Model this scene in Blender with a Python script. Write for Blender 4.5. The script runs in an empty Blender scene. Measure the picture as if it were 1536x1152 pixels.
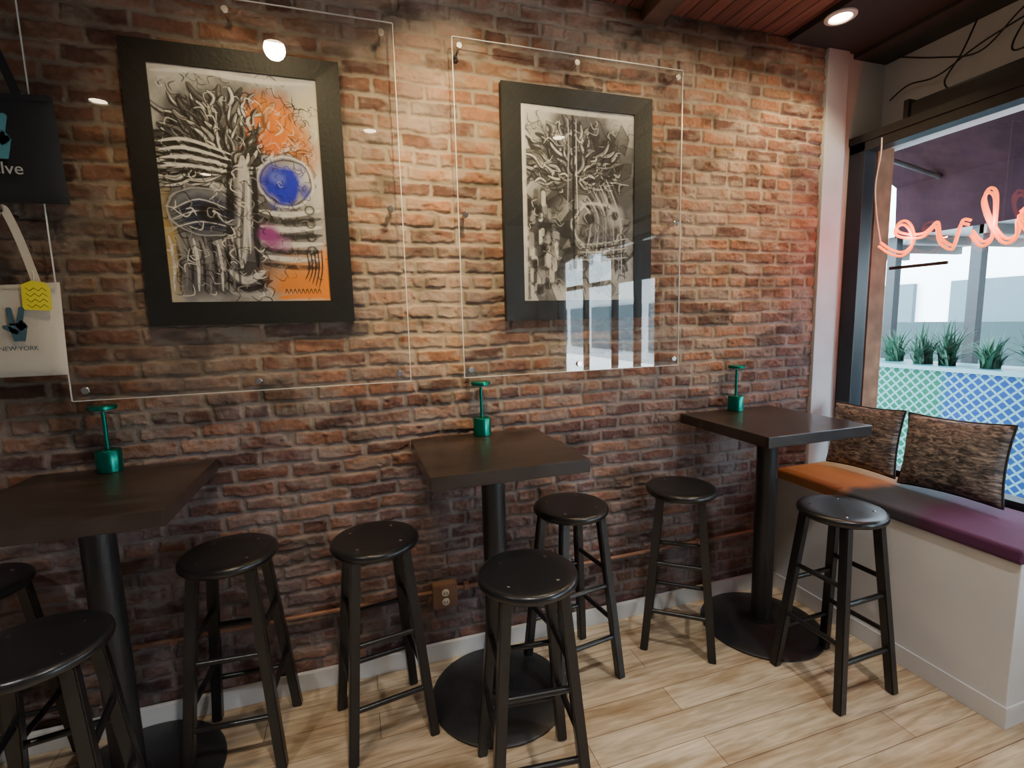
import bpy, bmesh, math, random
import numpy as np
from mathutils import Vector, Matrix
random.seed(7); rng=np.random.RandomState(11)
S=bpy.context.scene; COL=S.collection

# ---------------------------------------------------------------- materials
def mat(name,col=(.5,.5,.5),rough=.5,metal=0,var=0.0,scale=8,bump=0.0,bscale=60,spec=.5,emis=None,estr=0,coat=0):
    m=bpy.data.materials.new(name);m.use_nodes=True;nt=m.node_tree;b=nt.nodes['Principled BSDF']
    b.inputs['Base Color'].default_value=(*col,1);b.inputs['Roughness'].default_value=rough
    b.inputs['Metallic'].default_value=metal;b.inputs['Specular IOR Level'].default_value=spec
    b.inputs['Coat Weight'].default_value=coat
    tc=nt.nodes.new('ShaderNodeTexCoord')
    if var>0:
        n=nt.nodes.new('ShaderNodeTexNoise');n.inputs['Scale'].default_value=scale;n.inputs['Detail'].default_value=6
        r=nt.nodes.new('ShaderNodeValToRGB')
        r.color_ramp.elements[0].position=.3;r.color_ramp.elements[1].position=.7
        r.color_ramp.elements[0].color=tuple(max(0,c*(1-var)) for c in col)+(1,)
        r.color_ramp.elements[1].color=tuple(min(1,c*(1+var)) for c in col)+(1,)
        nt.links.new(tc.outputs['Object'],n.inputs['Vector']);nt.links.new(n.outputs['Fac'],r.inputs['Fac'])
        nt.links.new(r.outputs['Color'],b.inputs['Base Color'])
    if bump>0:
        n=nt.nodes.new('ShaderNodeTexNoise');n.inputs['Scale'].default_value=bscale;n.inputs['Detail'].default_value=5
        bp=nt.nodes.new('ShaderNodeBump');bp.inputs['Strength'].default_value=bump;bp.inputs['Distance'].default_value=.01
        nt.links.new(tc.outputs['Object'],n.inputs['Vector']);nt.links.new(n.outputs['Fac'],bp.inputs['Height'])
        nt.links.new(bp.outputs['Normal'],b.inputs['Normal'])
    if emis: b.inputs['Emission Color'].default_value=(*emis,1);b.inputs['Emission Strength'].default_value=estr
    return m
def vcol_mat(name,rough=.8,bump=.0,bscale=150,spec=.3):
    m=mat(name,rough=rough,bump=bump,bscale=bscale,spec=spec);nt=m.node_tree
    a=nt.nodes.new('ShaderNodeVertexColor');a.layer_name='Col'
    nt.links.new(a.outputs['Color'],nt.nodes['Principled BSDF'].inputs['Base Color']);return m
def plank_mat(name,c1,c2,cm,w,l,rough,axis='x',grain=.35,bump=.15,coat=0,spec=.5,mortar=.0015,blotch=0):
    m=mat(name,rough=rough,spec=spec,coat=coat);nt=m.node_tree;b=nt.nodes['Principled BSDF'];L=nt.links
    tc=nt.nodes.new('ShaderNodeTexCoord');mp=nt.nodes.new('ShaderNodeMapping')
    if axis=='y': mp.inputs['Rotation'].default_value=(0,0,math.pi/2)
    L.new(tc.outputs['Object'],mp.inputs['Vector'])
    br=nt.nodes.new('ShaderNodeTexBrick');br.offset=.37;br.inputs['Scale'].default_value=1
    br.inputs['Brick Width'].default_value=l;br.inputs['Row Height'].default_value=w
    br.inputs['Mortar Size'].default_value=mortar;br.inputs['Mortar Smooth'].default_value=.2
    br.inputs['Color1'].default_value=(*c1,1);br.inputs['Color2'].default_value=(*c2,1);br.inputs['Mortar'].default_value=(*cm,1)
    L.new(mp.outputs['Vector'],br.inputs['Vector'])
    mp2=nt.nodes.new('ShaderNodeMapping');mp2.inputs['Scale'].default_value=(1.3,14,1)
    L.new(mp.outputs['Vector'],mp2.inputs['Vector'])
    ns=nt.nodes.new('ShaderNodeTexNoise');ns.inputs['Scale'].default_value=3;ns.inputs['Detail'].default_value=8;ns.inputs['Distortion'].default_value=.8
    L.new(mp2.outputs['Vector'],ns.inputs['Vector'])
    rp=nt.nodes.new('ShaderNodeValToRGB');rp.color_ramp.elements[0].position=.3;rp.color_ramp.elements[1].position=.68
    g=1-grain;rp.color_ramp.elements[0].color=(g,g*.93,g*.85,1);rp.color_ramp.elements[1].color=(1.0,1.0,1.0,1)
    L.new(ns.outputs['Fac'],rp.inputs['Fac'])
    mx=nt.nodes.new('ShaderNodeMix');mx.data_type='RGBA';mx.blend_type='MULTIPLY';mx.inputs['Factor'].default_value=1
    L.new(br.outputs['Color'],mx.inputs[6]);L.new(rp.outputs['Color'],mx.inputs[7]);out=mx.outputs[2]
    if blotch:
        mp3=nt.nodes.new('ShaderNodeMapping');mp3.inputs['Scale'].default_value=(1,3.2,1);L.new(mp.outputs['Vector'],mp3.inputs['Vector'])
        n3=nt.nodes.new('ShaderNodeTexNoise');n3.inputs['Scale'].default_value=2.6;n3.inputs['Detail'].default_value=5;L.new(mp3.outputs['Vector'],n3.inputs['Vector'])
        r3=nt.nodes.new('ShaderNodeValToRGB');r3.color_ramp.elements[0].position=.32;r3.color_ramp.elements[1].position=.52
        k=1-blotch;r3.color_ramp.elements[0].color=(k,k*.88,k*.75,1);r3.color_ramp.elements[1].color=(1,1,1,1);L.new(n3.outputs['Fac'],r3.inputs['Fac'])
        m3=nt.nodes.new('ShaderNodeMix');m3.data_type='RGBA';m3.blend_type='MULTIPLY';m3.inputs['Factor'].default_value=1
        L.new(out,m3.inputs[6]);L.new(r3.outputs['Color'],m3.inputs[7]);out=m3.outputs[2]
    L.new(out,b.inputs['Base Color'])
    bp=nt.nodes.new('ShaderNodeBump');bp.inputs['Strength'].default_value=bump;bp.inputs['Distance'].default_value=.004;bp.invert=True
    L.new(br.outputs['Fac'],bp.inputs['Height']);L.new(bp.outputs['Normal'],b.inputs['Normal'])
    return m
def glass_mat(name,tint=(1,1,1),boost=1.0):
    """thin sheet: transparent + mirror weighted by a two-sided Schlick fresnel"""
    m=bpy.data.materials.new(name);m.use_nodes=True;nt=m.node_tree;nt.nodes.clear();L=nt.links
    o=nt.nodes.new('ShaderNodeOutputMaterial');t=nt.nodes.new('ShaderNodeBsdfTransparent');t.inputs['Color'].default_value=(*tint,1)
    g=nt.nodes.new('ShaderNodeBsdfGlossy');g.inputs['Roughness'].default_value=0.0
    ge=nt.nodes.new('ShaderNodeNewGeometry');dt=nt.nodes.new('ShaderNodeVectorMath');dt.operation='DOT_PRODUCT'
    L.new(ge.outputs['Incoming'],dt.inputs[0]);L.new(ge.outputs['Normal'],dt.inputs[1])
    def M(op,a,b=None,cl=False):
        n=nt.nodes.new('ShaderNodeMath');n.operation=op;n.use_clamp=cl
        for i,v in enumerate((a,b)):
            if v is None: continue
            if isinstance(v,(int,float)): n.inputs[i].default_value=v
            else: L.new(v,n.inputs[i])
        return n.outputs[0]
    c=M('ABSOLUTE',dt.outputs['Value']);q=M('POWER',M('SUBTRACT',1.0,c,True),5.0);f=M('MULTIPLY',M('ADD',M('MULTIPLY',q,.93),.04),boost,True)
    mx=nt.nodes.new('ShaderNodeMixShader');L.new(f,mx.inputs[0])
    L.new(t.outputs[0],mx.inputs[1]);L.new(g.outputs[0],mx.inputs[2]);L.new(mx.outputs[0],o.inputs[0]);return m

M_black=mat('black_paint',(.012,.012,.013),.28,bump=.06,bscale=90)
M_iron=mat('black_iron',(.016,.016,.018),.40,bump=.15,bscale=220)
M_frame=mat('frame_black',(.012,.014,.014),.45,bump=.1,bscale=80,spec=.3)
M_chrome=mat('chrome',(.7,.7,.72),.2,1)
M_green=mat('green_metal',(.0,.20,.14),.28,.85)
M_white=mat('trim_white',(.62,.62,.62),.5,var=.08,scale=4)
M_bench=mat('bench_paint',(.70,.70,.71),.55,var=.07,scale=3,bump=.05)
M_grey=mat('grey_wall',(.58,.58,.60),.7,var=.08,scale=3)
M_dark=mat('dark_wall',(.03,.03,.034),.6,var=.1,scale=3)
M_winblack=mat('window_black',(.012,.014,.018),.35)
M_plexi=glass_mat('acrylic',(.97,.98,.98),2.7)
M_plexiedge=mat('acrylic_edge',(.70,.74,.74),.2)
M_glass=glass_mat('window_glass',(.93,.98,1.0),1.0)
M_copper=mat('conduit_copper',(.30,.15,.10),.5,.2,var=.2)
M_outlet=mat('outlet_white',(.75,.73,.68),.4)
M_box=mat('outlet_box',(.25,.14,.10),.55)

# ---------------------------------------------------------------- geometry helpers
def empty(name,loc=(0,0,0),rz=0):
    e=bpy.data.objects.new(name,None);e.location=loc;e.rotation_euler=(0,0,rz);e.empty_display_size=.1;COL.objects.link(e);return e
def obj(name,me,m=None,parent=None,smooth=False):
    o=bpy.data.objects.new(name,me);COL.objects.link(o)
    if m: me.materials.append(m)
    if parent: o.parent=parent
    if smooth:
        me.polygons.foreach_set('use_smooth',[True]*len(me.polygons))
    return o
def mk(name,vs,fs,m=None,parent=None,smooth=False):
    me=bpy.data.meshes.new(name);me.from_pydata([tuple(v) for v in vs],[],fs);me.update();return obj(name,me,m,parent,smooth)
def boxes(name,bl,m,parent=None,bevel=0,seg=2):
    bm=bmesh.new()
    for x0,x1,y0,y1,z0,z1 in bl:
        r=bmesh.ops.create_cube(bm,size=1)
        for v in r['verts']:
            v.co=Vector(((x0+x1)/2+v.co.x*(x1-x0),(y0+y1)/2+v.co.y*(y1-y0),(z0+z1)/2+v.co.z*(z1-z0)))
    if bevel: bmesh.ops.bevel(bm,geom=bm.edges[:],offset=bevel,segments=seg,affect='EDGES',profile=.6)
    me=bpy.data.meshes.new(name);bm.to_mesh(me);bm.free();return obj(name,me,m,parent)
def lathe(name,prof,m,parent=None,loc=(0,0,0),n=48,smooth=True,axis='z',rot=None):
    vs=[];fs=[]
    for r,z in prof:
        for i in range(n):
            a=2*math.pi*i/n;vs.append((r*math.cos(a),r*math.sin(a),z))
    k=len(prof)
    for j in range(k-1):
        for i in range(n):
            fs.append((j*n+i,j*n+(i+1)%n,(j+1)*n+(i+1)%n,(j+1)*n+i))
    fs.append(tuple(reversed(range(n))));fs.append(tuple((k-1)*n+i for i in range(n)))
    if axis=='y': vs=[(x,-z,y) for x,y,z in vs]
    o=mk(name,vs,fs,m,parent,smooth);o.location=loc
    if smooth:
        mod=o.modifiers.new('es','EDGE_SPLIT');mod.split_angle=math.radians(40)
    return o
def tube(name,pts,r,m,parent=None,n=10,closed=False):
    c=bpy.data.curves.new(name,'CURVE');c.dimensions='3D';c.bevel_depth=r;c.bevel_resolution=3;c.use_fill_caps=True
    s=c.splines.new('POLY');s.points.add(len(pts)-1)
    for p,q in zip(s.points,pts): p.co=(*q,1)
    s.use_cyclic_u=closed
    o=bpy.data.objects.new(name+'_c',c);COL.objects.link(o)
    dg=bpy.context.evaluated_depsgraph_get();me=bpy.data.meshes.new_from_object(o.evaluated_get(dg))
    bpy.data.objects.remove(o);me.materials.clear()
    return obj(name,me,m,parent,True)
def smoothpts(P,k=8):
    P=[Vector(p) for p in P];out=[]
    for i in range(len(P)-1):
        p0=P[max(i-1,0)];p1=P[i];p2=P[i+1];p3=P[min(i+2,len(P)-1)]
        for j in range(k):
            t=j/k;out.append(.5*((2*p1)+(p2-p0)*t+(2*p0-5*p1+4*p2-p3)*t*t+(3*p1-p0-3*p2+p3)*t**3))
    out.append(P[-1]);return out
def frustum_leg(bm,a,b,wa,wb,rz=0):
    A=Vector(a);B=Vector(b);vs=[]
    for P,w in((A,wa),(B,wb)):
        for sx,sy in((-1,-1),(1,-1),(1,1),(-1,1)): vs.append(bm.verts.new((P.x+sx*w/2,P.y+sy*w/2,P.z)))
    for f in((3,2,1,0),(4,5,6,7),(0,1,5,4),(1,2,6,5),(2,3,7,6),(3,0,4,7)): bm.faces.new([vs[i] for i in f])
    return vs
def grid_mesh(name,V,C,m,parent=None,smooth=True):
    ny,nx=V.shape[:2];me=bpy.data.meshes.new(name)
    me.vertices.add(nx*ny);me.vertices.foreach_set('co',V.reshape(-1).astype(np.float32))
    i=np.arange(nx*ny).reshape(ny,nx);q=np.stack([i[:-1,:-1],i[:-1,1:],i[1:,1:],i[1:,:-1]],-1).reshape(-1,4)
    nf=len(q);me.loops.add(nf*4);me.loops.foreach_set('vertex_index',q.reshape(-1).astype(np.int32))
    me.polygons.add(nf);me.polygons.foreach_set('loop_start',np.arange(0,nf*4,4,dtype=np.int32))
    try: me.polygons.foreach_set('loop_total',np.full(nf,4,dtype=np.int32))
    except Exception: pass
    me.update(calc_edges=True)
    if C is not None:
        at=me.color_attributes.new('Col','FLOAT_COLOR','POINT')
        c4=np.ones((nx*ny,4),np.float32);c4[:,:3]=np.clip(C.reshape(-1,3),0,1);at.data.foreach_set('color',c4.reshape(-1))
    return obj(name,me,m,parent,smooth)
def vnoise(x,y,seed=0):
    r=np.random.RandomState(seed).rand(256,256);xi=np.floor(x).astype(int);yi=np.floor(y).astype(int)
    fx=x-xi;fy=y-yi;fx=fx*fx*(3-2*fx);fy=fy*fy*(3-2*fy)
    a=r[yi%256,xi%256];b=r[yi%256,(xi+1)%256];c=r[(yi+1)%256,xi%256];d=r[(yi+1)%256,(xi+1)%256]
    return (a*(1-fx)+b*fx)*(1-fy)+(c*(1-fx)+d*fx)*fy
def fbm(x,y,seed,o=4):
    s=0;w=0
    for i in range(o): s=s+vnoise(x*2**i,y*2**i,seed+i)*.5**i;w+=.5**i
    return s/w
def sst(a,b,x):
    t=np.clip((x-a)/(b-a),0,1);return t*t*(3-2*t)

# ---------------------------------------------------------------- room constants
W=2.458;XW=2.66;HC=2.96;XL=-3.0;YF=-5.0

# brick wall : real relief
def brick_wall():
    xs=np.concatenate([np.arange(XL,-1.4,.008),np.arange(-1.4,W+.001,.004)]);zs=np.arange(0,HC+.001,.004);X,Z=np.meshgrid(xs,zs)
    xw=X+(fbm(X*3,Z*3,3,3)-.5)*.018;zw=Z+(fbm(X*1.1+9,Z*2,5,3)-.5)*.028+(vnoise(X*9,Z*9,8)-.5)*.008
    ch=.0630;row=np.floor(zw/ch).astype(int);head=(row%8==3)
    bl=np.where(head,.105,.203);off=np.where(row%2==0,0,bl*.5)+ (np.random.RandomState(2).rand(200)[row%200]*.07)
    u=(xw+5+off)/bl;bi=np.floor(u).astype(int);fu=(u-bi)*bl;fv=zw-row*ch
    h=(bi*73+row*151)%4096;T=np.random.RandomState(4).rand(4096,6)
    j=.0048+.0035*T[h,0]
    du=np.minimum(fu,bl-fu)-j+ (fbm(X*45,Z*45,21,2)-.5)*.011
    dv=np.minimum(fv,ch-fv)-j*.9+(fbm(X*40+4,Z*50,25,2)-.5)*.011
    d=np.minimum(du,dv)
    cut=np.minimum(d,(du*dv)/(np.abs(du+dv)+1e-4)*1.6)
    m=sst(-.001,.006,cut)
    big=fbm(X*2.2,Z*2.2,40,4);fine=fbm(X*70,Z*70,50,3);mid=fbm(X*14,Z*18,60,3)
    hgt=m*(.0085+.005*(T[h,1]-.5)+.04*(T[h,2]-.5)*(fu-bl/2)*.4)+(fine-.5)*.0045*(.4+m)+(mid-.5)*.006
    chip=sst(.60,.72,fbm(X*18,Z*26,70,3));hgt-=chip*m*.005
    pal=np.array([[.34,.165,.10],[.275,.135,.09],[.38,.215,.135],[.24,.125,.09],[.33,.195,.135],[.17,.09,.07]])
    k=(T[h,3]**1.1*6).astype(int)%6;c=pal[k]*(.82+.36*T[h,4])[...,None]
    c=c*(.68+.60*mid)[...,None]*(.74+.50*fine)[...,None]
    mort=np.array([.43,.35,.275])*(.64+.6*mid)[...,None]
    smear=sst(.46,.71,fbm(X*11,Z*28,80,4)+.16*(big-.5))*.62
    c=c*(1-smear[...,None])+mort*smear[...,None]
    wash=sst(.53,.68,fbm(X*3.2+3,Z*3.6,85,5))*.40;c=c*(1-wash[...,None])+np.array([.42,.365,.32])*wash[...,None]
    c=mort*(1-m[...,None])*.90+c*m[...,None]
    soot=sst(.57,.73,fbm(X*7,Z*14,90,4))*.42;c=c*(1-soot[...,None])
    top_dark=sst(2.68,2.95,Z+(fbm(X*3,Z*3,95,4)-.5)*.4)*sst(.9,1.4,X)*.65;c=c*(1-top_dark[...,None])  # darker towards the ceiling on the right part
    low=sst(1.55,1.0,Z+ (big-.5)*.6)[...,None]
    c=c*.92*(1-low*.28)*(1+low*np.array([-.05,-.02,.22]))  # dim light on the lower wall is put into the brick colour
    left=sst(-.5,-1.1,X)[...,None]*(1-low);c=c*(1-left*.42)  # upper left dimmed in the colour too, for the weaker light there
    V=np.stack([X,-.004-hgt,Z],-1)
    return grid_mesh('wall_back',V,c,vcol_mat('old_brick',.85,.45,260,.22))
brick_wall()

# floor, ceiling and other walls
boxes('floor',[(XL-.1,XW+.14,YF-.1,.3,-.1,0)],plank_mat('maple_planks',(.78,.64,.46),(.58,.445,.295),(.24,.15,.10),.130,1.15,.27,grain=.46,bump=.2,blotch=.32))
boxes('ceiling',[(XL-.1,3.1,YF-.1,.3,HC,HC+.1)],plank_mat('ceiling_planks',(.28,.12,.09),(.17,.075,.058),(.02,.01,.008),.075,2.0,.45,axis='y',grain=.5,bump=.5,mortar=.004))
boxes('ceiling_soffit',[(2.2,2.66,YF,-.012,HC-.03,HC),(2.66,2.9,YF,-.002,HC-.05,HC)],M_dark)
boxes('ceiling_beam',[(1.33,1.43,YF,-.03,HC-.07,HC)],mat('beam_wood',(.10,.06,.045),.6,var=.3,scale=10),bevel=.006)
M_int=mat('interior_paint',(.36,.37,.40),.7,var=.05)
boxes('wall_left',[(XL-.1,XL,YF,.1,0,HC)],M_int)
boxes('wall_front',[(XL-.1,3.0,YF-.1,YF,0,HC)],M_int)
boxes('wall_right',[(XW,2.80,-1.75,0,0,.69),(XW,2.80,-1.90,-1.75,0,2.46),(XW,2.80,YF,-4.3,0,2.46),(XW,2.80,-4.3,-1.9,0,.35),(XW,2.80,-4.3,-1.9,2.35,2.46),
    (2.9,3.0,YF,0,2.46,HC)],M_grey)
boxes('trim_window_head',[(XW,2.9,YF,-.002,2.46,2.5)],M_winblack)
boxes('wall_corner',[(W,3.0,0,.1,0,HC)],M_grey)
boxes('trim_corner',[(W-.004,2.60,-.03,0,0,HC-.03)],mat('trim_grey_white',(.56,.57,.60),.5,var=.06),bevel=.004)
boxes('baseboard_back',[(XL,2.22,-.036,-.018,0,.085)],M_white,bevel=.003)
boxes('baseboard_left',[(XL,XL+.015,YF,-.04,0,.09)],M_white)

# ---------------------------------------------------------------- windows
def window(name,y0,y1,z0,z1,mull=[],trans=[]):
    e=empty(name);f=.05
    bl=[(XW+.005,2.75,y1-.09,y1,z0,z1),(XW+.005,2.75,y0,y0+f,z0,z1),(XW+.005,2.75,y0,y1,z1-.05,z1),(XW+.005,2.75,y0,y1,z0,z0+.04)]
    for y in mull: bl.append((XW+.02,2.74,y-.03,y+.03,z0,z1))
    for z in trans: bl.append((XW+.02,2.74,y0,y1,z-.025,z+.025))
    boxes('frame',bl,M_winblack,e,bevel=.003)
    mk('glass_pane',[(2.703,y0+f,z0+.04),(2.703,y1-.09,z0+.04),(2.703,y1-.09,z1-.05),(2.703,y0+f,z1-.05)],[(0,1,2,3)],M_glass,e)
    return e
window('window_1',-1.75,-.004,.69,2.46)
window('window_2',-4.3,-1.9,.35,2.35,[-2.35,-2.8,-3.5],[1.95])

# roller housing + cables over the window
e=empty('roller_shade_housing')
boxes('case',[(2.70,2.84,-1.72,-.28,2.5005,2.585)],M_winblack,e,bevel=.012)
boxes('end_cap',[(2.69,2.85,-.285,-.26,2.5005,2.600)],M_black,e,bevel=.004)
e=empty('hanging_cables')
for k,P in enumerate([[(2.85,-.10,2.90),(2.84,-.3,2.80),(2.84,-.48,2.74),(2.83,-.62,2.83),(2.83,-.72,2.90)],
        [(2.86,-.45,2.90),(2.82,-.42,2.76),(2.80,-.37,2.66),(2.79,-.40,2.60)],
        [(2.86,-.70,2.90),(2.82,-.62,2.72),(2.80,-.66,2.66),(2.80,-.85,2.72),(2.82,-1.0,2.90)],
        [(2.87,-.06,2.70),(2.86,-.16,2.735),(2.86,-.3,2.72),(2.86,-.5,2.79),(2.86,-.9,2.86)]]):
    tube('cable_%d'%k,smoothpts(P),.004,M_black,e)
# ---------------------------------------------------------------- neon sign (reads correctly from the street)
e=empty('neon_sign')
M_neon=mat('neon_orange',(.5,.05,.02),.3,emis=(1.0,.17,.02),estr=3.0)
word=[[(0.15,.17),(.11,.205),(.06,.19),(.055,.155),(.10,.125),(.13,.09),(.10,.05),(.04,.045),(.0,.07)],
      [(.30,.13),(.26,.155),(.20,.14),(.175,.09),(.20,.045),(.25,.05),(.30,.12),(.30,.06),(.34,.045),(.39,.11),(.425,.20),(.41,.235),(.385,.21),(.38,.12),(.385,.06),(.42,.045),(.46,.09)],
      [(.47,.13),(.50,.135),(.515,.08),(.53,.045),(.58,.08),(.60,.145),(.63,.125),(.66,.11),(.72,.115),(.775,.135),(.78,.165),(.745,.175),(.71,.14),(.70,.08),(.74,.045),(.80,.06),(.86,.10)]]
for k,L in enumerate(word):
    for dz,dx in((0,0),(.019,.010)):
        P=[(2.60+dx,-.25-(.86-x),1.775+z*1.15+dz) for x,z in L]
        tube('tube_%d'%k,smoothpts(P,6),.0062,M_neon,e)
boxes('support_bar',[(2.612,2.622,-.56,-.30,1.765,1.78)],M_winblack,e)
tube('supply_cord',smoothpts([(2.64,-.20,2.44),(2.62,-.215,2.35),(2.61,-.205,2.2),(2.605,-.225,2.05),(2.60,-.26,1.90)]),.003,mat('cord_white',(.7,.6,.55),.5),e)
for y in(-.40,-.75):
    l=bpy.data.lights.new('neon_light','POINT');l.energy=3.6;l.color=(1,.10,.05);l.shadow_soft_size=.01
    o=bpy.data.objects.new('neon_light',l);COL.objects.link(o);o.parent=e;o.location=(2.56,y,1.92)

# ---------------------------------------------------------------- exterior
boxes('pavement',[(2.82,14,-9,6,-.15,-.05)],mat('concrete',(.22,.22,.23),.8,var=.1,bump=.2))
boxes('reflection_post',[(2.81,2.93,-.06,-.004,-.05,2.455)],mat('reflection_brown',(.20,.10,.06),.7,var=.3,scale=12,spec=.1))  # added post whose brown stands in for the wall reflected at the pane
def trellis():
    e=empty('street_planter')
    m=mat('planter_tile',(.1,.4,.7),.7,spec=.1);nt=m.node_tree;L=nt.links;b=nt.nodes['Principled BSDF']
    tc=nt.nodes.new('ShaderNodeTexCoord');mp=nt.nodes.new('ShaderNodeMapping');mp.inputs['Rotation'].default_value=(math.pi/4,0,0);mp.inputs['Scale'].default_value=(0.001,19,19)
    ck=nt.nodes.new('ShaderNodeTexVoronoi');ck.distance='CHEBYCHEV';ck.inputs['Randomness'].default_value=0;ck.inputs['Scale'].default_value=1
    rp=nt.nodes.new('ShaderNodeValToRGB');rp.color_ramp.interpolation='CONSTANT'
    rp.color_ramp.elements[0].color=(0,0,0,1);rp.color_ramp.elements[1].position=.37;rp.color_ramp.elements[1].color=(1,1,1,1)
    sp=nt.nodes.new('ShaderNodeSeparateXYZ');gr=nt.nodes.new('ShaderNodeMapRange');gr.inputs[1].default_value=.33;gr.inputs[2].default_value=.40
    c1=nt.nodes.new('ShaderNodeMix');c1.data_type='RGBA';c1.inputs[6].default_value=(.0008,.018,.085,1);c1.inputs[7].default_value=(.001,.045,.024,1)
    mx=nt.nodes.new('ShaderNodeMix');mx.data_type='RGBA';mx.inputs[7].default_value=(.05,.135,.155,1)
    L.new(tc.outputs['Object'],mp.inputs['Vector']);L.new(mp.outputs['Vector'],ck.inputs['Vector']);L.new(ck.outputs['Distance'],rp.inputs['Fac'])
    L.new(tc.outputs['Object'],sp.inputs[0]);L.new(sp.outputs['Y'],gr.inputs[0]);L.new(gr.outputs[0],c1.inputs[0])
    L.new(rp.outputs['Color'],mx.inputs[0]);L.new(c1.outputs[2],mx.inputs[6]);L.new(mx.outputs[2],b.inputs['Base Color'])
    boxes('box',[(4.2,4.6,-4,3,-.05,1.10)],m,e,bevel=.01)
    boxes('rim',[(4.17,4.63,-4,3,1.10,1.13)],mat('rim_teal',(.02,.10,.13),.5),e)
    vs=[];fs=[]
    for i in range(340):      # spiky rosette plants, clustered along the planter
        pass
    for c in range(26):
        cy=-3.8+c*.262+random.uniform(-.05,.05);cx=random.uniform(4.27,4.45);R=random.uniform(.75,1.25)
        for i in range(85):
            a=random.uniform(0,6.28);l=random.uniform(.16,.40)*R;w=random.uniform(.007,.017);bnd=random.uniform(.02,.30)*R
            y=cy+random.uniform(-.04,.04);x=cx+random.uniform(-.04,.04)
            px,py=-math.sin(a),math.cos(a);dx,dy=math.cos(a),math.sin(a);b0=len(vs)
            for t in(0,.35,.7,1):
                ww=w*(1-t)+.001;qx=x+dx*bnd*t*t;qy=y+dy*bnd*t*t;qz=1.12+l*(t-.45*t*t*(bnd/.3))
                vs+= [(qx-px*ww,qy-py*ww,qz),(qx+px*ww,qy+py*ww,qz)]
            fs+=[(b0,b0+1,b0+3,b0+2),(b0+2,b0+3,b0+5,b0+4),(b0+4,b0+5,b0+7,b0+6)]
    mk('foliage',vs,fs,mat('leaf_green',(.010,.046,.028),.6,var=.6,scale=3,spec=.2),e)
trellis()
e=empty('shop_awning')
am=mat('awning_fabric',(.012,.006,.009),.9,var=.3,scale=5,spec=.03)
mk('canopy',[(3.02,.6,2.86),(3.02,-5,2.86),(3.9,-5,2.46),(3.9,.6,2.46)],[(0,1,2,3)],am,e)
mk('valance',[(3.9,.6,2.46),(3.9,-5,2.46),(3.92,-5,2.10),(3.92,.6,2.10)],[(0,1,2,3)],am,e)
for y in(.3,-1.0,-2.4): tube('strut',[(3.02,y,2.6),(3.88,y,2.46)],.015,M_iron,e)
e=empty('street_building')
boxes('facade',[(10,11,-45,14,-.1,9)],mat('facade_pale',(.72,.76,.78),.8,var=.1,scale=1,spec=.1),e)
boxes('shopfront',[(9.9,9.99,-44+i*2.2,-42.4+i*2.2,.3,2.05) for i in range(25)],mat('shop_glass',(.045,.075,.09),.5,spec=.2),e)
boxes('cornice',[(9.7,9.99,-45,14,3.0,3.3)],mat('cornice_white',(.6,.6,.6),.6),e)
boxes('upper_windows',[(9.95,9.99,-44+i*1.6,-43.2+i*1.6,3.9,5.4) for i in range(35)],mat('upper_glass',(.05,.08,.11),.3),e)
e=empty('dining_shed')
boxes('roof',[(4.9,6.6,-4,4,2.25,2.33)],mat('shed_roof',(.45,.47,.48),.6),e)
boxes('posts',[(4.95,5.03,y,y+.08,-.05,2.25) for y in(-3.5,-1.9,-.3,.62,1.3,2.9)],mat('post_grey',(.03,.035,.04),.6,spec=.1),e)
boxes('rear_rail',[(6.4,6.5,-4,4,-.05,1.42)],mat('shed_panel',(.06,.10,.11),.7,spec=.1),e)
boxes('rafters',[(4.95,6.55,y,y+.05,2.17,2.25) for y in np.arange(-3.8,3.9,.55)],mat('rafter_grey',(.08,.08,.08),.6),e)

# ---------------------------------------------------------------- tables
TM=plank_mat('dark_table_wood',(.058,.040,.033),(.036,.026,.023),(.010,.007,.006),.075,.9,.33,grain=.62,bump=.12,coat=.18,blotch=.3)
def table(x0):
    cx=x0+.287;cy=-.315;e=empty('bar_table',(cx,cy,0))
    boxes('table_top',[(-.287,.287,-.287,.287,1.012,1.06)],TM,e,bevel=.003)
    boxes('mount_plate',[(-.12,.12,-.12,.12,1.0,1.012)],M_iron,e)
    lathe('column',[(.047,.03),(.047,1.0)],M_iron,e)
    lathe('base_disc',[(.278,0),(.283,.004),(.283,.010),(.276,.014),(.2,.020),(.075,.03),(.062,.036),(.06,.05),(.048,.052)],M_iron,e,n=72)
for x in(-1.111,.2026,1.579): table(x)
def lamp(x,y):
    e=empty('table_lamp',(x,y,1.0602))
    lathe('base',[(.037,0),(.039,.002),(.039,.076),(.037,.079)],M_green,e)
    lathe('stem',[(.0065,.079),(.0065,.222)],M_green,e,n=16)
    lathe('shade_disc',[(.012,.218),(.036,.222),(.043,.226),(.043,.236),(.040,.239)],M_green,e)
    lathe('diffuser',[(.030,.2195),(.034,.2215)],mat('diffuser',(.8,.8,.75),.4),e)
lamp(-.866,-.075);lamp(.512,-.075);lamp(1.885,-.075)

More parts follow.
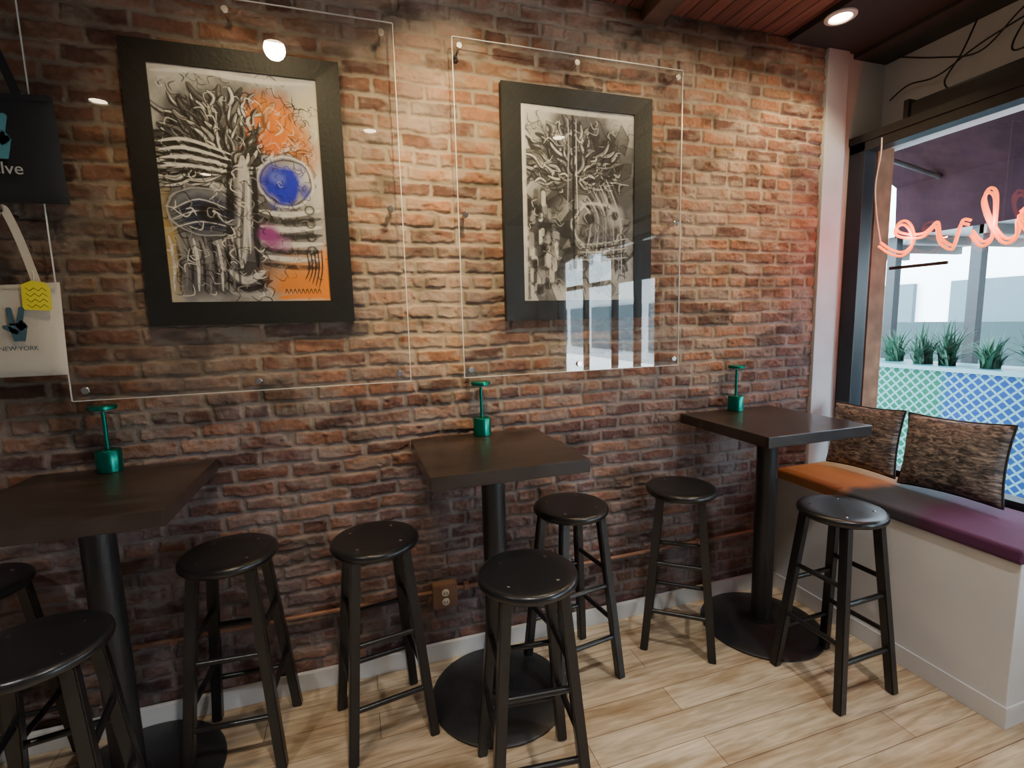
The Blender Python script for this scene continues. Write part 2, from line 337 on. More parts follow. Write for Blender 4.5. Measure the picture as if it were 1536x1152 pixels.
# ---------------------------------------------------------------- stools
def stool(x,y,deg):
    e=empty('bar_stool',(x,y,0),math.radians(deg));H=.030
    prof=[(.12,.700),(.152,.702),(.160,.709),(.162,.718),(.160,.727),(.153,.733),(.145,.7345),(.10,.732),(.05,.7305),(.004,.730)]
    lathe('seat',[(r,z+H) for r,z in prof],M_black,e,n=64)
    TX,BX=.090,.150
    pos=lambda s,z:(s[0]*(BX+(TX-BX)*z/.726),s[1]*(BX+(TX-BX)*z/.726),z)
    Q=[(-1,-1),(1,-1),(1,1),(-1,1)]
    for i,s in enumerate(Q):
        bm=bmesh.new();frustum_leg(bm,pos(s,0),pos(s,.732),.035,.035)
        bmesh.ops.bevel(bm,geom=bm.edges[:],offset=.004,segments=2,affect='EDGES')
        me=bpy.data.meshes.new('leg');bm.to_mesh(me);bm.free();obj('leg_%d'%(i+1),me,M_black,e)
    for i in range(4):
        for z in((.19,.42) if i%2==0 else (.26,.49)):
            tube('rung',[pos(Q[i],z),pos(Q[(i+1)%4],z)],.0105,M_black,e)
    for s in Q: lathe('screw',[(.006,.7310+H),(.006,.7340+H),(.003,.7350+H)],M_chrome,e,loc=(s[0]*.078,s[1]*.078,0),n=12)
for a in[(-.835,-.655,8),(-1.235,-.205,0),(-.480,-.235,-4),(.025,-.305,9),(.480,-.745,-6),(.845,-.275,8),(1.425,-.250,-38),(1.86,-.71,2)]: stool(*a)

# ---------------------------------------------------------------- bench
e=empty('window_bench')
boxes('bench_body',[(2.22,2.655,-1.116,-.04,0,.644)],M_bench,e,bevel=.004)
boxes('kick_board',[(2.212,2.22,-1.118,-.04,0,.085),(2.212,2.655,-1.124,-1.116,0,.085)],M_bench,e,bevel=.002)
cm=mat('batik_fabric',(.5,.2,.05),.85,bump=.15,bscale=300);nt=cm.node_tree;L=nt.links
tc=nt.nodes.new('ShaderNodeTexCoord');sp=nt.nodes.new('ShaderNodeSeparateXYZ');ns=nt.nodes.new('ShaderNodeTexNoise');ns.inputs['Scale'].default_value=5
ad=nt.nodes.new('ShaderNodeMath');ad.operation='MULTIPLY_ADD';ad.inputs[1].default_value=.22
ng=nt.nodes.new('ShaderNodeMath');ng.operation='MULTIPLY';ng.inputs[1].default_value=-1
rp=nt.nodes.new('ShaderNodeValToRGB');cr=rp.color_ramp
L.new(tc.outputs['Object'],sp.inputs[0]);L.new(tc.outputs['Object'],ns.inputs['Vector']);L.new(sp.outputs['Y'],ng.inputs[0])
L.new(ns.outputs['Fac'],ad.inputs[0]);L.new(ng.outputs[0],ad.inputs[2]);L.new(ad.outputs[0],rp.inputs['Fac']);L.new(rp.outputs['Color'],nt.nodes['Principled BSDF'].inputs['Base Color'])
stops=[(.0,(.36,.22,.09)),(.30,(.50,.22,.08)),(.50,(.44,.17,.07)),(.60,(.050,.060,.068)),(.80,(.055,.05,.065)),(.88,(.07,.018,.055)),(1,(.09,.022,.075))]
cr.elements[0].position=stops[0][0];cr.elements[0].color=(*stops[0][1],1);cr.elements[1].position=1;cr.elements[1].color=(*stops[-1][1],1)
for p,c in stops[1:-1]:
    q=cr.elements.new(p);q.color=(*c,1)
boxes('seat_cushion',[(2.205,2.652,-1.125,-.042,.6445,.702)],cm,e,bevel=.018,seg=4)
def pillow(x,y,z,w,h,t,tilt,rz,rx=0):
    n=40;u=np.linspace(-1,1,n);U,V=np.meshgrid(u,u)
    prof=(np.clip(1-U**2,0,1)**.45)*(np.clip(1-V**2,0,1)**.45)
    pinch=1-.07*(1-(U**2))*(V**2)-0*U;pinch2=1-.07*(1-V**2)*(U**2)
    Y=U*w/2*pinch2;Z=V*h/2*pinch
    wr=(fbm(U*2.5+7,V*2.5,int(abs(y)*100)+5,3)-.5)*.03*prof
    vs=[];fs=[]
    for sgn in(1,-1):
        for i in range(n):
            for j in range(n): vs.append((sgn*t/2*prof[i,j]+wr[i,j],Y[i,j],Z[i,j]))
    for k in(0,1):
        for i in range(n-1):
            for j in range(n-1):
                a=k*n*n+i*n+j;q=(a,a+1,a+n+1,a+n);fs.append(q if k==0 else q[::-1])
    m=mat('pillow_jacquard',(.10,.09,.08),.8,bump=.3,bscale=90);nt=m.node_tree;L=nt.links
    tc=nt.nodes.new('ShaderNodeTexCoord');mp=nt.nodes.new('ShaderNodeMapping');mp.inputs['Scale'].default_value=(1,11,32)
    wv=nt.nodes.new('ShaderNodeTexNoise');wv.inputs['Scale'].default_value=2.2;wv.inputs['Detail'].default_value=6;wv.inputs['Distortion'].default_value=1.2
    r=nt.nodes.new('ShaderNodeValToRGB');r.color_ramp.elements[0].position=.38;r.color_ramp.elements[0].color=(.05,.046,.046,1);r.color_ramp.elements[1].position=.66;r.color_ramp.elements[1].color=(.36,.30,.25,1)
    q=r.color_ramp.elements.new(.5);q.color=(.15,.13,.12,1)
    L.new(tc.outputs['Object'],mp.inputs['Vector']);L.new(mp.outputs['Vector'],wv.inputs['Vector']);L.new(wv.outputs['Fac'],r.inputs['Fac']);L.new(r.outputs['Color'],nt.nodes['Principled BSDF'].inputs['Base Color'])
    E=empty('throw_pillow',(x,y,z));E.rotation_euler=(rx,tilt,rz)
    mk('cover',vs,fs,m,E,True)
    ring=[];
    for t_ in np.linspace(-1,1,30): ring.append((t_,-1))
    for t_ in np.linspace(-1,1,30)[1:]: ring.append((1,t_))
    for t_ in np.linspace(1,-1,30)[1:]: ring.append((t_,1))
    for t_ in np.linspace(1,-1,30)[1:-1]: ring.append((-1,t_))
    tube('piping',[(0,a*w/2*(1-.07*(1-b*b)*a*a),b*h/2*(1-.07*(1-a*a)*b*b)) for a,b in ring],.005,mat('piping_dark',(.02,.018,.017),.7),E,closed=True)
pillow(2.562,-.265,.890,.36,.345,.13,.14,.06)
pillow(2.548,-.685,.895,.42,.350,.14,.18,-.02,-.04)

# ---------------------------------------------------------------- artwork
class Art:
    def __init__(s,w,h,W_,H_,base,seed):
        s.w=w;s.h=h;s.r=np.random.RandomState(seed);s.asp=H_/W_
        s.U,s.V=np.meshgrid(np.linspace(0,1,w),np.linspace(0,1,h)*s.asp)
        n=fbm(s.U*6,s.V*6,seed,5)
        s.I=np.ones((h,w,3))*np.array(base)*(.8+.35*n)[...,None]
        s.n1=fbm(s.U*30,s.V*30,seed+7,3);s.n2=fbm(s.U*9,s.V*9,seed+17,4)
    def blend(s,a,c): s.I=s.I*(1-a[...,None])+np.array(c)*a[...,None]
    def ell(s,x,y,rx,ry,c,al=1,soft=.3,rot=0,ring=None,tex=.6):
        y=y*s.asp;ry=ry*s.asp;dx=s.U-x;dy=s.V-y;cc,ss=math.cos(rot),math.sin(rot)
        d=np.sqrt(((dx*cc+dy*ss)/rx)**2+((-dx*ss+dy*cc)/ry)**2)+(s.n2-.5)*tex
        if ring: a=np.exp(-((d-1)/ring)**2)
        else: a=sst(1+soft,1-soft,d)
        s.blend(np.clip(a*al,0,1),c)
    def shard(s,P,g0,g1,al=.85,edge=.012):
        P=[(x,y*s.asp) for x,y in P];cx=sum(p[0] for p in P)/len(P);cy=sum(p[1] for p in P)/len(P)
        P=sorted(P,key=lambda p:math.atan2(p[1]-cy,p[0]-cx));m=np.ones_like(s.U)*9
        for i in range(len(P)):
            a=P[i];b=P[(i+1)%len(P)];nx=-(b[1]-a[1]);ny=b[0]-a[0];l=math.hypot(nx,ny)+1e-9
            m=np.minimum(m,((s.U-a[0])*nx+(s.V-a[1])*ny)/l)
        a_=sst(-.002,.006,m)*al*np.clip(.55+.9*s.n1,0,1);t=sst(-.12,.12,(s.U-cx)+.6*(s.V-cy))
        g=g0+(g1-g0)*t;s.I=s.I*(1-a_[...,None])+np.stack([g,g,g],-1)*a_[...,None]
        e=np.exp(-(m/edge*2)**2)*.6;s.blend(e*(m>-.004),K)
    def stroke(s,P,wd,c,al=.9,dry=.5,taper=True):
        P=np.array([(p[0],p[1]*s.asp) for p in P],float)
        Q=np.array([tuple(v)[:2] for v in smoothpts([(p[0],p[1],0) for p in P],5)])
        x0,y0=Q.min(0)-wd*2;x1,y1=Q.max(0)+wd*2
        i0,i1=max(0,int(y0/s.asp*s.h)),min(s.h,int(y1/s.asp*s.h)+2);j0,j1=max(0,int(x0*s.w)),min(s.w,int(x1*s.w)+2)
        if i1<=i0 or j1<=j0:return
        U=s.U[i0:i1,j0:j1];V=s.V[i0:i1,j0:j1];best=np.zeros_like(U)
        N=len(Q)-1
        for k in range(N):
            a=Q[k];b=Q[k+1];d=b-a;l=(d@d)+1e-9;t=np.clip(((U-a[0])*d[0]+(V-a[1])*d[1])/l,0,1)
            ds=np.hypot(U-a[0]-t*d[0],V-a[1]-t*d[1]);f=(k+t)/N
            w=wd*(np.sin(np.pi*np.clip(f*.9+.05,0,1))**.6 if taper else 1)+1e-4
            best=np.maximum(best,sst(1.15,.55,ds/w))
        m=best*al*np.clip(1-dry+dry*2*(s.n1[i0:i1,j0:j1]),0,1)
        s.I[i0:i1,j0:j1]=s.I[i0:i1,j0:j1]*(1-m[...,None])+np.array(c)*m[...,None]
    def build(s,name,x0,x1,z0,z1,y,parent,m):
        X,Z=np.meshgrid(np.linspace(x0,x1,s.w),np.linspace(z1,z0,s.h));V=np.stack([X,np.full_like(X,y),Z],-1)
        return grid_mesh(name,V,s.I,m,parent,True)
K=(.008,.008,.010);WH=(.80,.80,.79);G=(.22,.22,.23)
def burst(A,cx,cy,n,a0,a1,rmax,l0,l1,w=.02,vy=.62,greys=(.06,.2,.45,.8,.8)):
    L=sorted([(A.r.uniform(.03,rmax),A.r.uniform(a0,a1)) for _ in range(n)],reverse=True)
    for r,a in L:
        l=A.r.uniform(l0,l1);b=A.r.uniform(-.7,.7)
        x=cx+r*math.cos(a);y=cy+r*math.sin(a)*vy;x2=x+l*math.cos(a+b);y2=y+l*math.sin(a+b)*vy
        s_=1 if b>0 else -1;mx=(x+x2)/2-.03*math.sin(a)*s_;my=(y+y2)/2+.03*math.cos(a)*s_*vy
        ww=A.r.uniform(.5,1)*w
        A.stroke([(x,y),(mx,my),(x2,y2)],ww*1.7,K,.92,.25)
        g=A.r.choice(greys);A.stroke([(x+.006,y+.004),(mx+.008,my),(x2,y2)],ww*.75,(g,g,g*.98),.92,.65)
        if A.r.rand()<.5: A.stroke([(x,y),(mx,my),(x2,y2)],ww*.12+.0015,K,.8,.2)
def ink(A,n,x0,x1,y0,y1,cols,w0=.002,w1=.007,l=.12):
    for i in range(n):
        x=A.r.uniform(x0,x1);y=A.r.uniform(y0,y1);a=A.r.uniform(0,6.28);c=cols[A.r.randint(len(cols))];q=A.r.uniform(.3,1)*l
        A.stroke([(x,y),(x+q*.5*math.cos(a),y+q*.4*math.sin(a)),(x+q*math.cos(a+.8),y+q*.6*math.sin(a+.8))],A.r.uniform(w0,w1),c,.8,.4)
def shards(A,n,x0,x1,y0,y1,s0,s1,greys,al):
    for i in range(n):
        cx=A.r.uniform(x0,x1);cy=A.r.uniform(y0,y1);s_=A.r.uniform(s0,s1);a=A.r.uniform(0,6.28)
        P=[(cx+s_*A.r.uniform(.5,1.2)*math.cos(a+k*1.57),cy+s_*.75*A.r.uniform(.5,1.3)*math.sin(a+k*1.57)) for k in range(4)]
        A.shard(P,A.r.choice(greys),A.r.choice(greys),al)
def art1():
    A=Art(360,535,.555,.823,(.62,.62,.60),31)
    A.ell(.42,.27,.46,.24,(.06,.06,.07),.92,.35);A.ell(.22,.58,.29,.22,(.06,.07,.11),.92,.4);A.ell(.48,.55,.22,.24,(.09,.09,.10),.85,.5)
    A.ell(.74,.68,.28,.18,(.24,.24,.25),.8,.5);A.ell(.32,.86,.40,.15,(.08,.08,.10),.92,.4)
    shards(A,44,.05,.95,.42,.94,.05,.13,[.02,.05,.15,.35,.65],.6)
    A.ell(.68,.23,.19,.13,(.80,.20,.01),.95,.5);A.ell(.88,.33,.13,.10,(.50,.21,.07),.75,.6);A.ell(.70,.40,.12,.05,(.62,.16,.02),.65,.5)
    A.ell(.95,.15,.10,.10,(.72,.64,.42),.6,.6);A.ell(.02,.75,.05,.25,(.60,.40,.08),.6,.6);A.ell(.88,.90,.25,.10,(.74,.28,.05),.9,.5)
    burst(A,.42,.42,200,math.radians(178),math.radians(345),.42,.07,.20,.019,.70)
    burst(A,.40,.43,60,math.radians(160),math.radians(200),.34,.08,.22,.022,.48,(.35,.8,.8))
    A.ell(.76,.215,.075,.070,(.90,.26,.01),.85,.6,tex=1.3);A.ell(.66,.13,.04,.035,(.75,.26,.03),.7,.5,tex=1);A.ell(.68,.29,.06,.045,(.85,.20,.01),.8,.5,tex=1.3);A.ell(.88,.28,.06,.06,(.70,.24,.05),.7,.5,tex=1.3)
    ink(A,150,.05,.95,.03,.44,[K,K,WH],.0016,.005)
    for k in range(8): A.stroke([(.02,.315+k*.017),(.18,.300+k*.018),(.43,.350+k*.013)],.012,WH if k%2==0 else K,.92,.5)
    A.ell(.24,.605,.23,.105,K,.92,.2,.1,tex=.25);A.ell(.24,.605,.21,.092,(.22,.24,.28),.85,.2,.1,tex=.7);A.ell(.25,.615,.17,.072,(.025,.035,.08),.95,.35,.05)
    for k in range(9): A.stroke([(.05,.60+k*.013),(.22,.550+k*.016),(.42,.60+k*.012)],.005,WH if k%3==0 else K,.8,.5)
    A.ell(.28,.61,.07,.038,K,.95,.3);A.ell(.30,.60,.010,.006,WH,.8,.3);A.ell(.24,.605,.22,.10,(.6,.62,.65),.6,.3,.1,ring=.03,tex=.25)
    A.ell(.76,.460,.180,.112,(.34,.34,.35),.92,.15,tex=.2);A.ell(.82,.43,.10,.05,(.75,.75,.75),.75,.5);A.ell(.76,.460,.180,.112,WH,.88,.2,ring=.04,tex=.15);A.ell(.76,.460,.162,.100,K,.9,.2,ring=.03,tex=.2)
    A.ell(.72,.470,.135,.095,(.010,.022,.55),1.,.3,tex=1.0);A.ell(.70,.44,.05,.03,(.16,.22,.75),.6,.5,tex=1);A.ell(.88,.50,.035,.035,(.02,.03,.45),.7,.5,tex=.8)
    ink(A,40,.60,.92,.37,.56,[(.01,.015,.30),(.45,.5,.8),K,K],.002,.005,.08)
    A.stroke([(.50,.36),(.49,.55),(.44,.84)],.046,(.66,.66,.66),.92,.6);A.stroke([(.42,.38),(.40,.58),(.36,.84)],.030,K,.94,.2);A.stroke([(.57,.40),(.55,.62),(.54,.84)],.026,K,.94,.2)
    A.stroke([(.50,.46),(.46,.66),(.44,.80)],.014,(.06,.06,.06),.8,.5);A.stroke([(.53,.42),(.51,.6),(.50,.78)],.009,WH,.9,.4)
    A.stroke([(.36,.86),(.46,.905),(.58,.86)],.030,(.7,.7,.7),.85,.6);A.stroke([(.34,.905),(.47,.945),(.62,.905)],.022,K,.95,.2);A.stroke([(.36,.96),(.5,.975),(.62,.955)],.018,(.45,.45,.45),.8,.5)
    for k in range(8):
        y=.590+k*.034;A.stroke([(.58,y),(.75,y+.014),(.97,y-.010+.004*k)],.022,(.72,.72,.71) if k%2==0 else (.02,.02,.02),.9,.55)
    A.ell(.63,.705,.06,.045,(.34,.05,.28),.9,.5,tex=1.2);A.ell(.72,.735,.04,.025,(.42,.18,.40),.6,.5,tex=1)
    for k in range(5): A.ell(.90,.58+.062*k,.028,.018,K,.85,.2,ring=.25,tex=.2)
    for k in range(12): A.stroke([(.02+.035*k,.71+.01*(k%3)),(.035+.035*k,.82),(.02+.036*k,.95)],.011,(WH,K,G,K)[k%4],.8,.65)
    ink(A,190,.02,.62,.45,.98,[K,K,(.35,.35,.36),WH],.0016,.006)
    A.ell(.84,.915,.20,.045,(.76,.24,.02),.85,.6);A.stroke([(.66,.985),(.85,.975),(1,.98)],.024,(.85,.24,.01),.95,.2);A.ell(.985,.88,.05,.12,(.82,.26,.02),.9,.4)
    ink(A,40,.60,.98,.58,.94,[K,(.3,.3,.3)],.0016,.005)
    for k in range(5): A.stroke([(.86+.025*k,.76),(.87+.022*k,.85),(.84+.022*k,.90+.01*k)],.006,K,.95,.1)
    A.stroke([(.02,.03),(.3,.015),(.5,.025),(.7,.03),(.98,.02)],.020,WH,.85,.5)
    for k in range(9): A.stroke([(.70+.027*k,.965),(.71+.027*k,.945),(.722+.027*k,.968)],.004,K,.9,.1)
    ink(A,14,.86,.96,.12,.32,[K],.0015,.003,.05)
    return A
def art2():
    A=Art(360,545,.553,.838,(.46,.46,.455),77)
    A.ell(.52,.46,.52,.48,(.05,.05,.052),.93,.2,tex=.4);A.ell(.25,.62,.20,.25,(.015,.015,.015),.85,.4)
    shards(A,90,.06,.95,.08,.97,.05,.14,[.01,.02,.05,.12,.25,.42],.8)
    A.ell(.22,.62,.22,.22,(.015,.015,.015),.6,.5)
    burst(A,.45,.36,150,math.radians(172),math.radians(368),.40,.07,.19,.020,.62,(.03,.08,.2,.35,.5))
    ink(A,120,.05,.95,.05,.45,[K,K,(.5,.5,.5)],.0016,.006)
    for i in range(60):
        x=A.r.uniform(.02,.30);y=A.r.uniform(.45,.96);w=A.r.uniform(.02,.045);g=A.r.choice([.01,.01,.06,.25,.5]);h=A.r.uniform(.010,.03)
        A.stroke([(x,y-h),(x,y),(x,y+h)],w*.7,(g,g,g),.85,.3,False)
    for i in range(14):
        A.stroke([(.50+.02*i,.47-.01*i),(.60+.022*i,.56),(.55+.028*i,.76+.01*i)],.009,((.5,.5,.5),K,(.2,.2,.2))[i%3],.8,.55)
    A.ell(.66,.60,.22,.14,(.55,.55,.55),.8,.2,.5,ring=.05);A.ell(.70,.60,.13,.08,(.16,.16,.17),.6,.4);A.ell(.82,.54,.08,.06,(.40,.40,.40),.75,.4);A.ell(.82,.54,.035,.025,K,.9,.3);A.ell(.58,.56,.06,.03,K,.9,.3)
    for i in range(5): A.stroke([(.50,.70+.02*i),(.70,.69+.022*i),(.94,.66+.026*i)],.009,((.5,.5,.5),K)[i%2],.85,.5)
    A.stroke([(.44,.02),(.445,.3),(.44,.6),(.45,.98)],.012,K,.95,.1,False);A.stroke([(.47,.05),(.47,.3),(.48,.62)],.005,(.6,.6,.6),.8,.4);A.stroke([(.40,.05),(.40,.25),(.39,.5)],.005,(.4,.4,.4),.8,.4)
    ink(A,150,.05,.95,.5,.97,[K,K,(.4,.4,.4)],.0016,.006)
    A.stroke([(.015,.02),(.02,.5),(.015,.98)],.022,(.55,.55,.54),.8,.5,False);A.stroke([(.02,.015),(.5,.02),(.98,.015)],.022,(.55,.55,.54),.8,.5,False)
    return A
M_art=vcol_mat('painted_canvas',.55,.1,200,.3)
def framed(A,x0,x1,z0,z1,ax0,ax1,az0,az1):
    e=empty('framed_artwork');yb=-.022;yf=-.054
    boxes('backing',[(x0+.01,x1-.01,-.042,yb,z0+.01,z1-.01)],M_frame,e)
    for nm,P in(('rail_top',[(x0,z1),(x1,z1),(ax1,az1),(ax0,az1)]),('rail_bottom',[(x1,z0),(x0,z0),(ax0,az0),(ax1,az0)]),
                ('rail_left',[(x0,z0),(x0,z1),(ax0,az1),(ax0,az0)]),('rail_right',[(x1,z1),(x1,z0),(ax1,az0),(ax1,az1)])):
        vs=[(x,yb,z) for x,z in P]+[(P[0][0],yf,P[0][1]),(P[1][0],yf,P[1][1]),(P[2][0],yf+.004,P[2][1]),(P[3][0],yf+.004,P[3][1])]
        mk(nm,vs,[(0,1,2,3),(7,6,5,4),(0,4,5,1),(1,5,6,2),(2,6,7,3),(3,7,4,0)],M_frame,e)
    A.build('painting',ax0,ax1,az0,az1,-.0435,e,M_art)
framed(art1(),-.700,.005,1.572,2.545,-.625,-.081,1.657,2.475)
framed(art2(),.648,1.378,1.558,2.556,.735,1.288,1.645,2.480)

# ---------------------------------------------------------------- acrylic panels with stand-offs
def panel(x0,x1,z0,z1,pts,drop=0):
    e=empty('acrylic_panel')
    mk('sheet',[(x0,-.0735,z0),(x1,-.0735,z0),(x1,-.0735,z1),(x0,-.0735,z1)],[(0,1,2,3)],M_plexi,e)
    t=.0025
    boxes('polished_edge',[(x0-t,x0,-.0755,-.0700,z0,z1),(x1,x1+t,-.0755,-.0700,z0,z1),(x0,x1,-.0755,-.0700,z0-t,z0),(x0,x1,-.0755,-.0700,z1,z1+t)],M_plexiedge,e)
    for i,(x,z) in enumerate(pts):
        lathe('standoff_%d'%i,[(.009,.021),(.009,.0702)],M_chrome,e,loc=(x,-.0,z),n=20,axis='y')
        lathe('cap_%d'%i,[(.013,.0747),(.013,.082),(.011,.084)],M_chrome,e,loc=(x,0,z),n=24,axis='y')
panel(-.95,.212,1.32,2.70,[(x,z) for z in(2.66,1.355) for x in(-.906,-.36,.168)]+[(.168,2.01),(-.906,2.01)])
panel(.4435,1.524,1.32,2.685,[(x,z) for z in(2.652,1.352) for x in(.470,.985,1.497)]+[(.470,2.0),(1.497,2.0)])

# ---------------------------------------------------------------- tote bags
def flat(name,P,y,m,parent):
    return mk(name,[(x,y,z) for x,z in P]+[(x,y+.0015,z) for x,z in P],[tuple(range(len(P)))[::-1],tuple(range(len(P),2*len(P)))]+[(i,(i+1)%len(P),len(P)+(i+1)%len(P),len(P)+i) for i in range(len(P))],m,parent)
def peace(parent,cx,cz,s,y,m):
    c=lambda P:[(cx+s*x,cz+s*z) for x,z in P]
    def cap(x0,z0,x1,z1,w,nm):
        d=Vector((x1-x0,z1-z0)).normalized();n=Vector((-d.y,d.x));P=[]
        for k in range(9):
            a=math.pi*k/8;P.append((x1+w*(n.x*math.cos(a)+d.x*math.sin(a)),z1+w*(n.y*math.cos(a)+d.y*math.sin(a))))
        P+=[(x0-n.x*w,z0-n.y*w),(x0+n.x*w,z0+n.y*w)];flat(nm,c(P),y,m,parent)
    flat('print_palm',c([(-.26,-.30),(-.20,-.62),(.20,-.62),(.28,-.30),(.34,0),(.30,.18),(-.26,.18),(-.34,0)]),y,m,parent)
    cap(-.18,.1,-.24,.80,.11,'print_finger_1');cap(.06,.1,.22,.82,.11,'print_finger_2')
    cap(-.02,-.25,-.46,.02,.10,'print_thumb');cap(.30,-.02,.16,.22,.09,'print_finger_3');cap(.16,-.12,.0,.12,.09,'print_finger_4')
def text(parent,body,x,z,size,y,m):
    c=bpy.data.curves.new('t','FONT');c.body=body;c.size=size;c.align_x='CENTER';c.extrude=.0004
    o=bpy.data.objects.new('t',c);COL.objects.link(o);dg=bpy.context.evaluated_depsgraph_get();me=bpy.data.meshes.new_from_object(o.evaluated_get(dg));bpy.data.objects.remove(o)
    me.materials.clear();q=obj('printed_text',me,m,parent);q.location=(x,y,z);q.rotation_euler=(math.pi/2,0,0);return q
def tote(x0,x1,z0,z1,m,strap,apex,lean=0,seed=1):
    e=empty('tote_bag');nx,nz=30,26;U,V=np.meshgrid(np.linspace(0,1,nx),np.linspace(0,1,nz))
    X=x0+(x1-x0)*U+lean*(1-V);Z=z0+(z1-z0)*V-.010*np.sin(np.pi*U)*V
    edge=np.clip(np.minimum(np.minimum(U,1-U)*6,np.minimum(V*6,1)),0,1)**.5
    D=.016*edge+(fbm(U*3,V*3,seed,3)-.5)*.012*edge
    grid_mesh('front',np.stack([X,-.096-D,Z],-1),None,m,e);grid_mesh('back',np.stack([X,-.094+0*D,Z],-1)[:,::-1],None,m,e)
    flat('hem',[(x0,z1-.022),(x1,z1-.022),(x1,z1-.002),(x1-.3*(x1-x0),z1-.008),(x0+.4*(x1-x0),z1-.012),(x0,z1-.002)],-.1145,m,e)
    for k,yy in enumerate((-.100,-.112)):
        a,b=strap;P=smoothpts([(a,0,z1-.03),(a+(apex[0]-a)*.45,0,z1+(apex[1]-z1)*.55),(apex[0]-.012,0,apex[1]-.01),(apex[0],0,apex[1]),(apex[0]+.012,0,apex[1]-.01),(b+(apex[0]-b)*.45,0,z1+(apex[1]-z1)*.55),(b,0,z1-.03)],6)
        vs=[];fs=[]
        for i,p in enumerate(P):
            d=(P[min(i+1,len(P)-1)]-P[max(i-1,0)]).normalized();n=Vector((-d.z,0,d.x))*.0115
            for q in(p-n,p+n): vs.append((q.x+k*.006,yy,q.z));vs.append((q.x+k*.006,yy+.002,q.z))
        for i in range(len(P)-1):
            b0=i*4;fs+=[(b0,b0+2,b0+6,b0+4),(b0+1,b0+5,b0+7,b0+3),(b0,b0+4,b0+5,b0+1),(b0+2,b0+3,b0+7,b0+6)]
        mk('strap_%d'%k,vs,fs,m,e)
    lathe('hook',[(.006,.021),(.006,.125),(.010,.127),(.010,.131)],M_chrome,e,loc=(apex[0],0,apex[1]-.008),n=16,axis='y')
    return e
M_tb=mat('tote_black',(.012,.015,.020),.85,bump=.2,bscale=300);M_tc=mat('tote_cream',(.60,.56,.48),.9,var=.06,scale=6,bump=.2,bscale=300)
M_teal=mat('print_teal',(.09,.32,.40),.8);M_blue=mat('print_slate',(.05,.12,.17),.8)
t1=tote(-1.27,-.882,1.978,2.312,M_tb,(-1.20,-.965),(-1.085,2.60),.01,3)
peace(t1,-1.022,2.160,.088,-.1235,M_teal);text(t1,'salve',-1.020,2.060,.052,-.1235,mat('print_pale',(.55,.57,.57),.8))
t2=tote(-1.25,-.930,1.415,1.725,M_tc,(-1.16,-.985),(-1.055,1.955),-.01,9)
peace(t2,-1.045,1.578,.072,-.1235,M_blue);text(t2,'NEW YORK',-1.050,1.503,.020,-.1235,M_blue)
tag=empty('hang_tag')
M_tag=mat('tag_yellow',(.80,.72,.06),.6)
flat('card',[(-1.018,1.635),(-.952,1.630),(-.945,1.638),(-.943,1.705),(-.955,1.722),(-.990,1.728),(-1.018,1.715),(-1.022,1.643)],-.128,M_tag,tag)
M_ink=mat('tag_ink',(.25,.25,.02),.8)
for k in range(4):
    tube('scribble_%d'%k,[(-1.008+.011*i,-.1285,1.700-.018*k+.005*((-1)**i)) for i in range(6)],.0011,M_ink,tag)
tube('tag_string',[(-.985,-.127,1.722),(-.985,-.119,1.745),(-.99,-.114,1.76)],.0012,M_outlet,tag)

# ---------------------------------------------------------------- outlet + conduit
e=empty('wall_outlet')
boxes('box',[(.262,.372,-.062,-.021,.270,.385)],M_box,e,bevel=.004)
boxes('plate',[(.285,.350,-.066,-.062,.275,.378)],M_box,e,bevel=.002)
for z in(.305,.348): lathe('socket',[(.017,.06),(.017,.070),(.015,.071)],M_outlet,e,loc=(.318,0,z),n=24,axis='y')
boxes('slots',[(.318+dx-.0015,.318+dx+.0015,-.0718,-.071,z-.005,z+.005) for z in(.305,.348) for dx in(-.006,.006)],M_iron,e)
e=empty('wall_conduit')
tube('pipe_run_1',[(-1.1,-.038,.352),(.262,-.038,.345)],.009,M_copper,e)
tube('pipe_run_2',smoothpts([(.372,-.038,.345),(.50,-.038,.345),(1.2,-.038,.347),(2.205,-.038,.352)],4),.009,M_copper,e)
for x in(-.75,.42,.95,1.7): boxes('clip',[(x-.012,x+.012,-.052,-.021,.333,.362)],M_copper,e,bevel=.003)

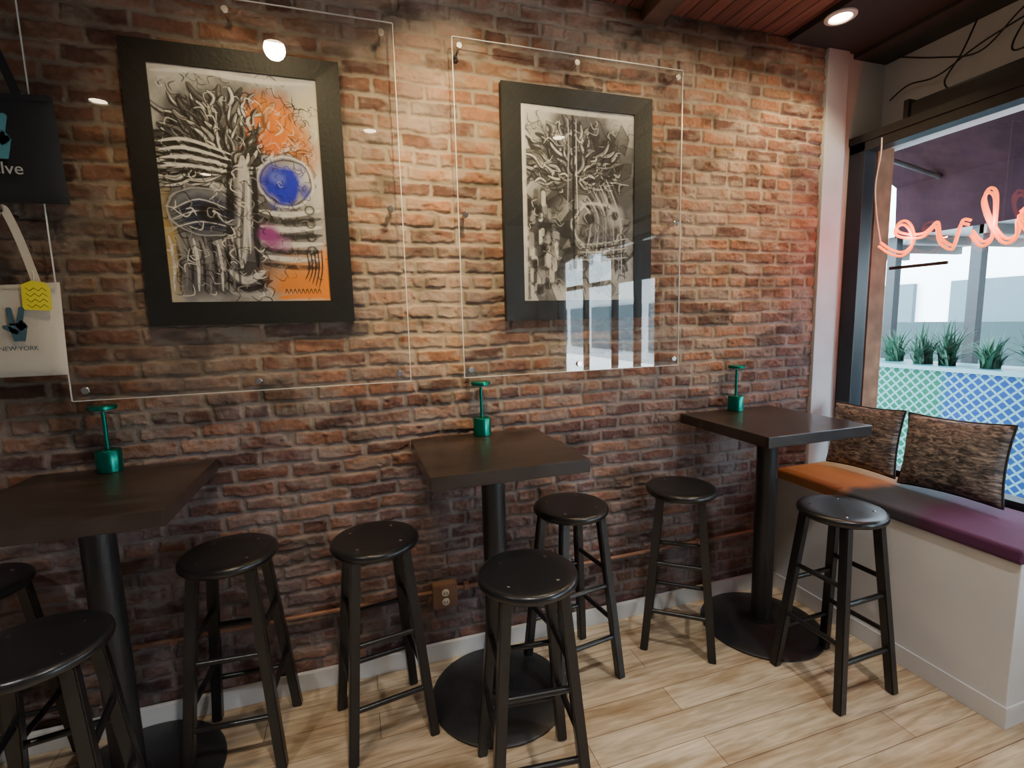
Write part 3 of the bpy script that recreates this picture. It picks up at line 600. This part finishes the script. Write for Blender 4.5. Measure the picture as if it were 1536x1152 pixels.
# ---------------------------------------------------------------- ceiling downlights and added fill spots
M_bulb=mat('lamp_lens',(1,1,1),.5,emis=(1.0,.80,.50),estr=30)
def ceiling_spot(x,y,z,power,col=(1,.75,.40),target=None,angle=110,blend=.6,r=.045,soft=.05):
    e=empty('downlight_or_fill',(x,y,z))
    lathe('trim_ring',[(r+.022,0),(r+.022,-.006),(r+.016,-.010),(r+.004,-.010),(r,-.004),(r,0)],M_white,e)
    lathe('lens',[(r-.001,-.001),(r-.001,-.004),(.001,-.005)],M_bulb,e)
    l=bpy.data.lights.new('spot','SPOT');l.energy=power;l.color=col;l.spot_size=math.radians(angle);l.spot_blend=blend;l.shadow_soft_size=soft
    o=bpy.data.objects.new('spot',l);COL.objects.link(o);o.parent=e;o.location=(0,0,-.03)
    d=(Vector(target) if target else Vector((x,y,0)))-Vector((x,y,z));o.rotation_euler=d.to_track_quat('-Z','Y').to_euler()
ceiling_spot(-.29,-.86,HC,70,target=(-.2,0,1.8),angle=85,blend=1)
ceiling_spot(.50,-1.00,HC,205,target=(.50,-.0,2.12),angle=70,blend=1)
ceiling_spot(1.15,-.36,HC,36,target=(1.2,-.05,1.0),angle=110,blend=1)
ceiling_spot(2.30,-1.00,HC-.03,115,target=(1.65,-.0,2.15),angle=74,blend=1)
ceiling_spot(2.258,-.25,HC-.03,30,target=(2.2,-.4,0))
for x,y in((-1.4,-1.8),(.2,-1.9),(1.6,-1.7),(-1.2,-3.3),(.6,-3.4)):  # fill spots added to brighten the room, not known fixtures
    ceiling_spot(x,y,HC,110,col=(1,.95,.89),angle=105,blend=.9)

# ---------------------------------------------------------------- daylight
w=bpy.data.worlds.new('sky');S.world=w;w.use_nodes=True;b=w.node_tree.nodes['Background'];b.inputs[0].default_value=(.82,.93,1,1);b.inputs[1].default_value=24

# ---------------------------------------------------------------- camera
c=bpy.data.cameras.new('camera');co=bpy.data.objects.new('camera',c);COL.objects.link(co);S.camera=co
ya,pi_,ro=.3056,.1273,-.0261
fw=Vector((math.sin(ya)*math.cos(pi_),math.cos(ya)*math.cos(pi_),-math.sin(pi_)));r0=Vector((math.cos(ya),-math.sin(ya),0));u0=r0.cross(fw)
r=math.cos(ro)*r0+math.sin(ro)*u0;u=r.cross(fw)
R=Matrix((r,u,-fw)).transposed().to_4x4();R.translation=Vector((0,-2.1533,1.5573));co.matrix_world=R
c.sensor_width=36;c.lens=738.12/1536*36;c.clip_start=.02
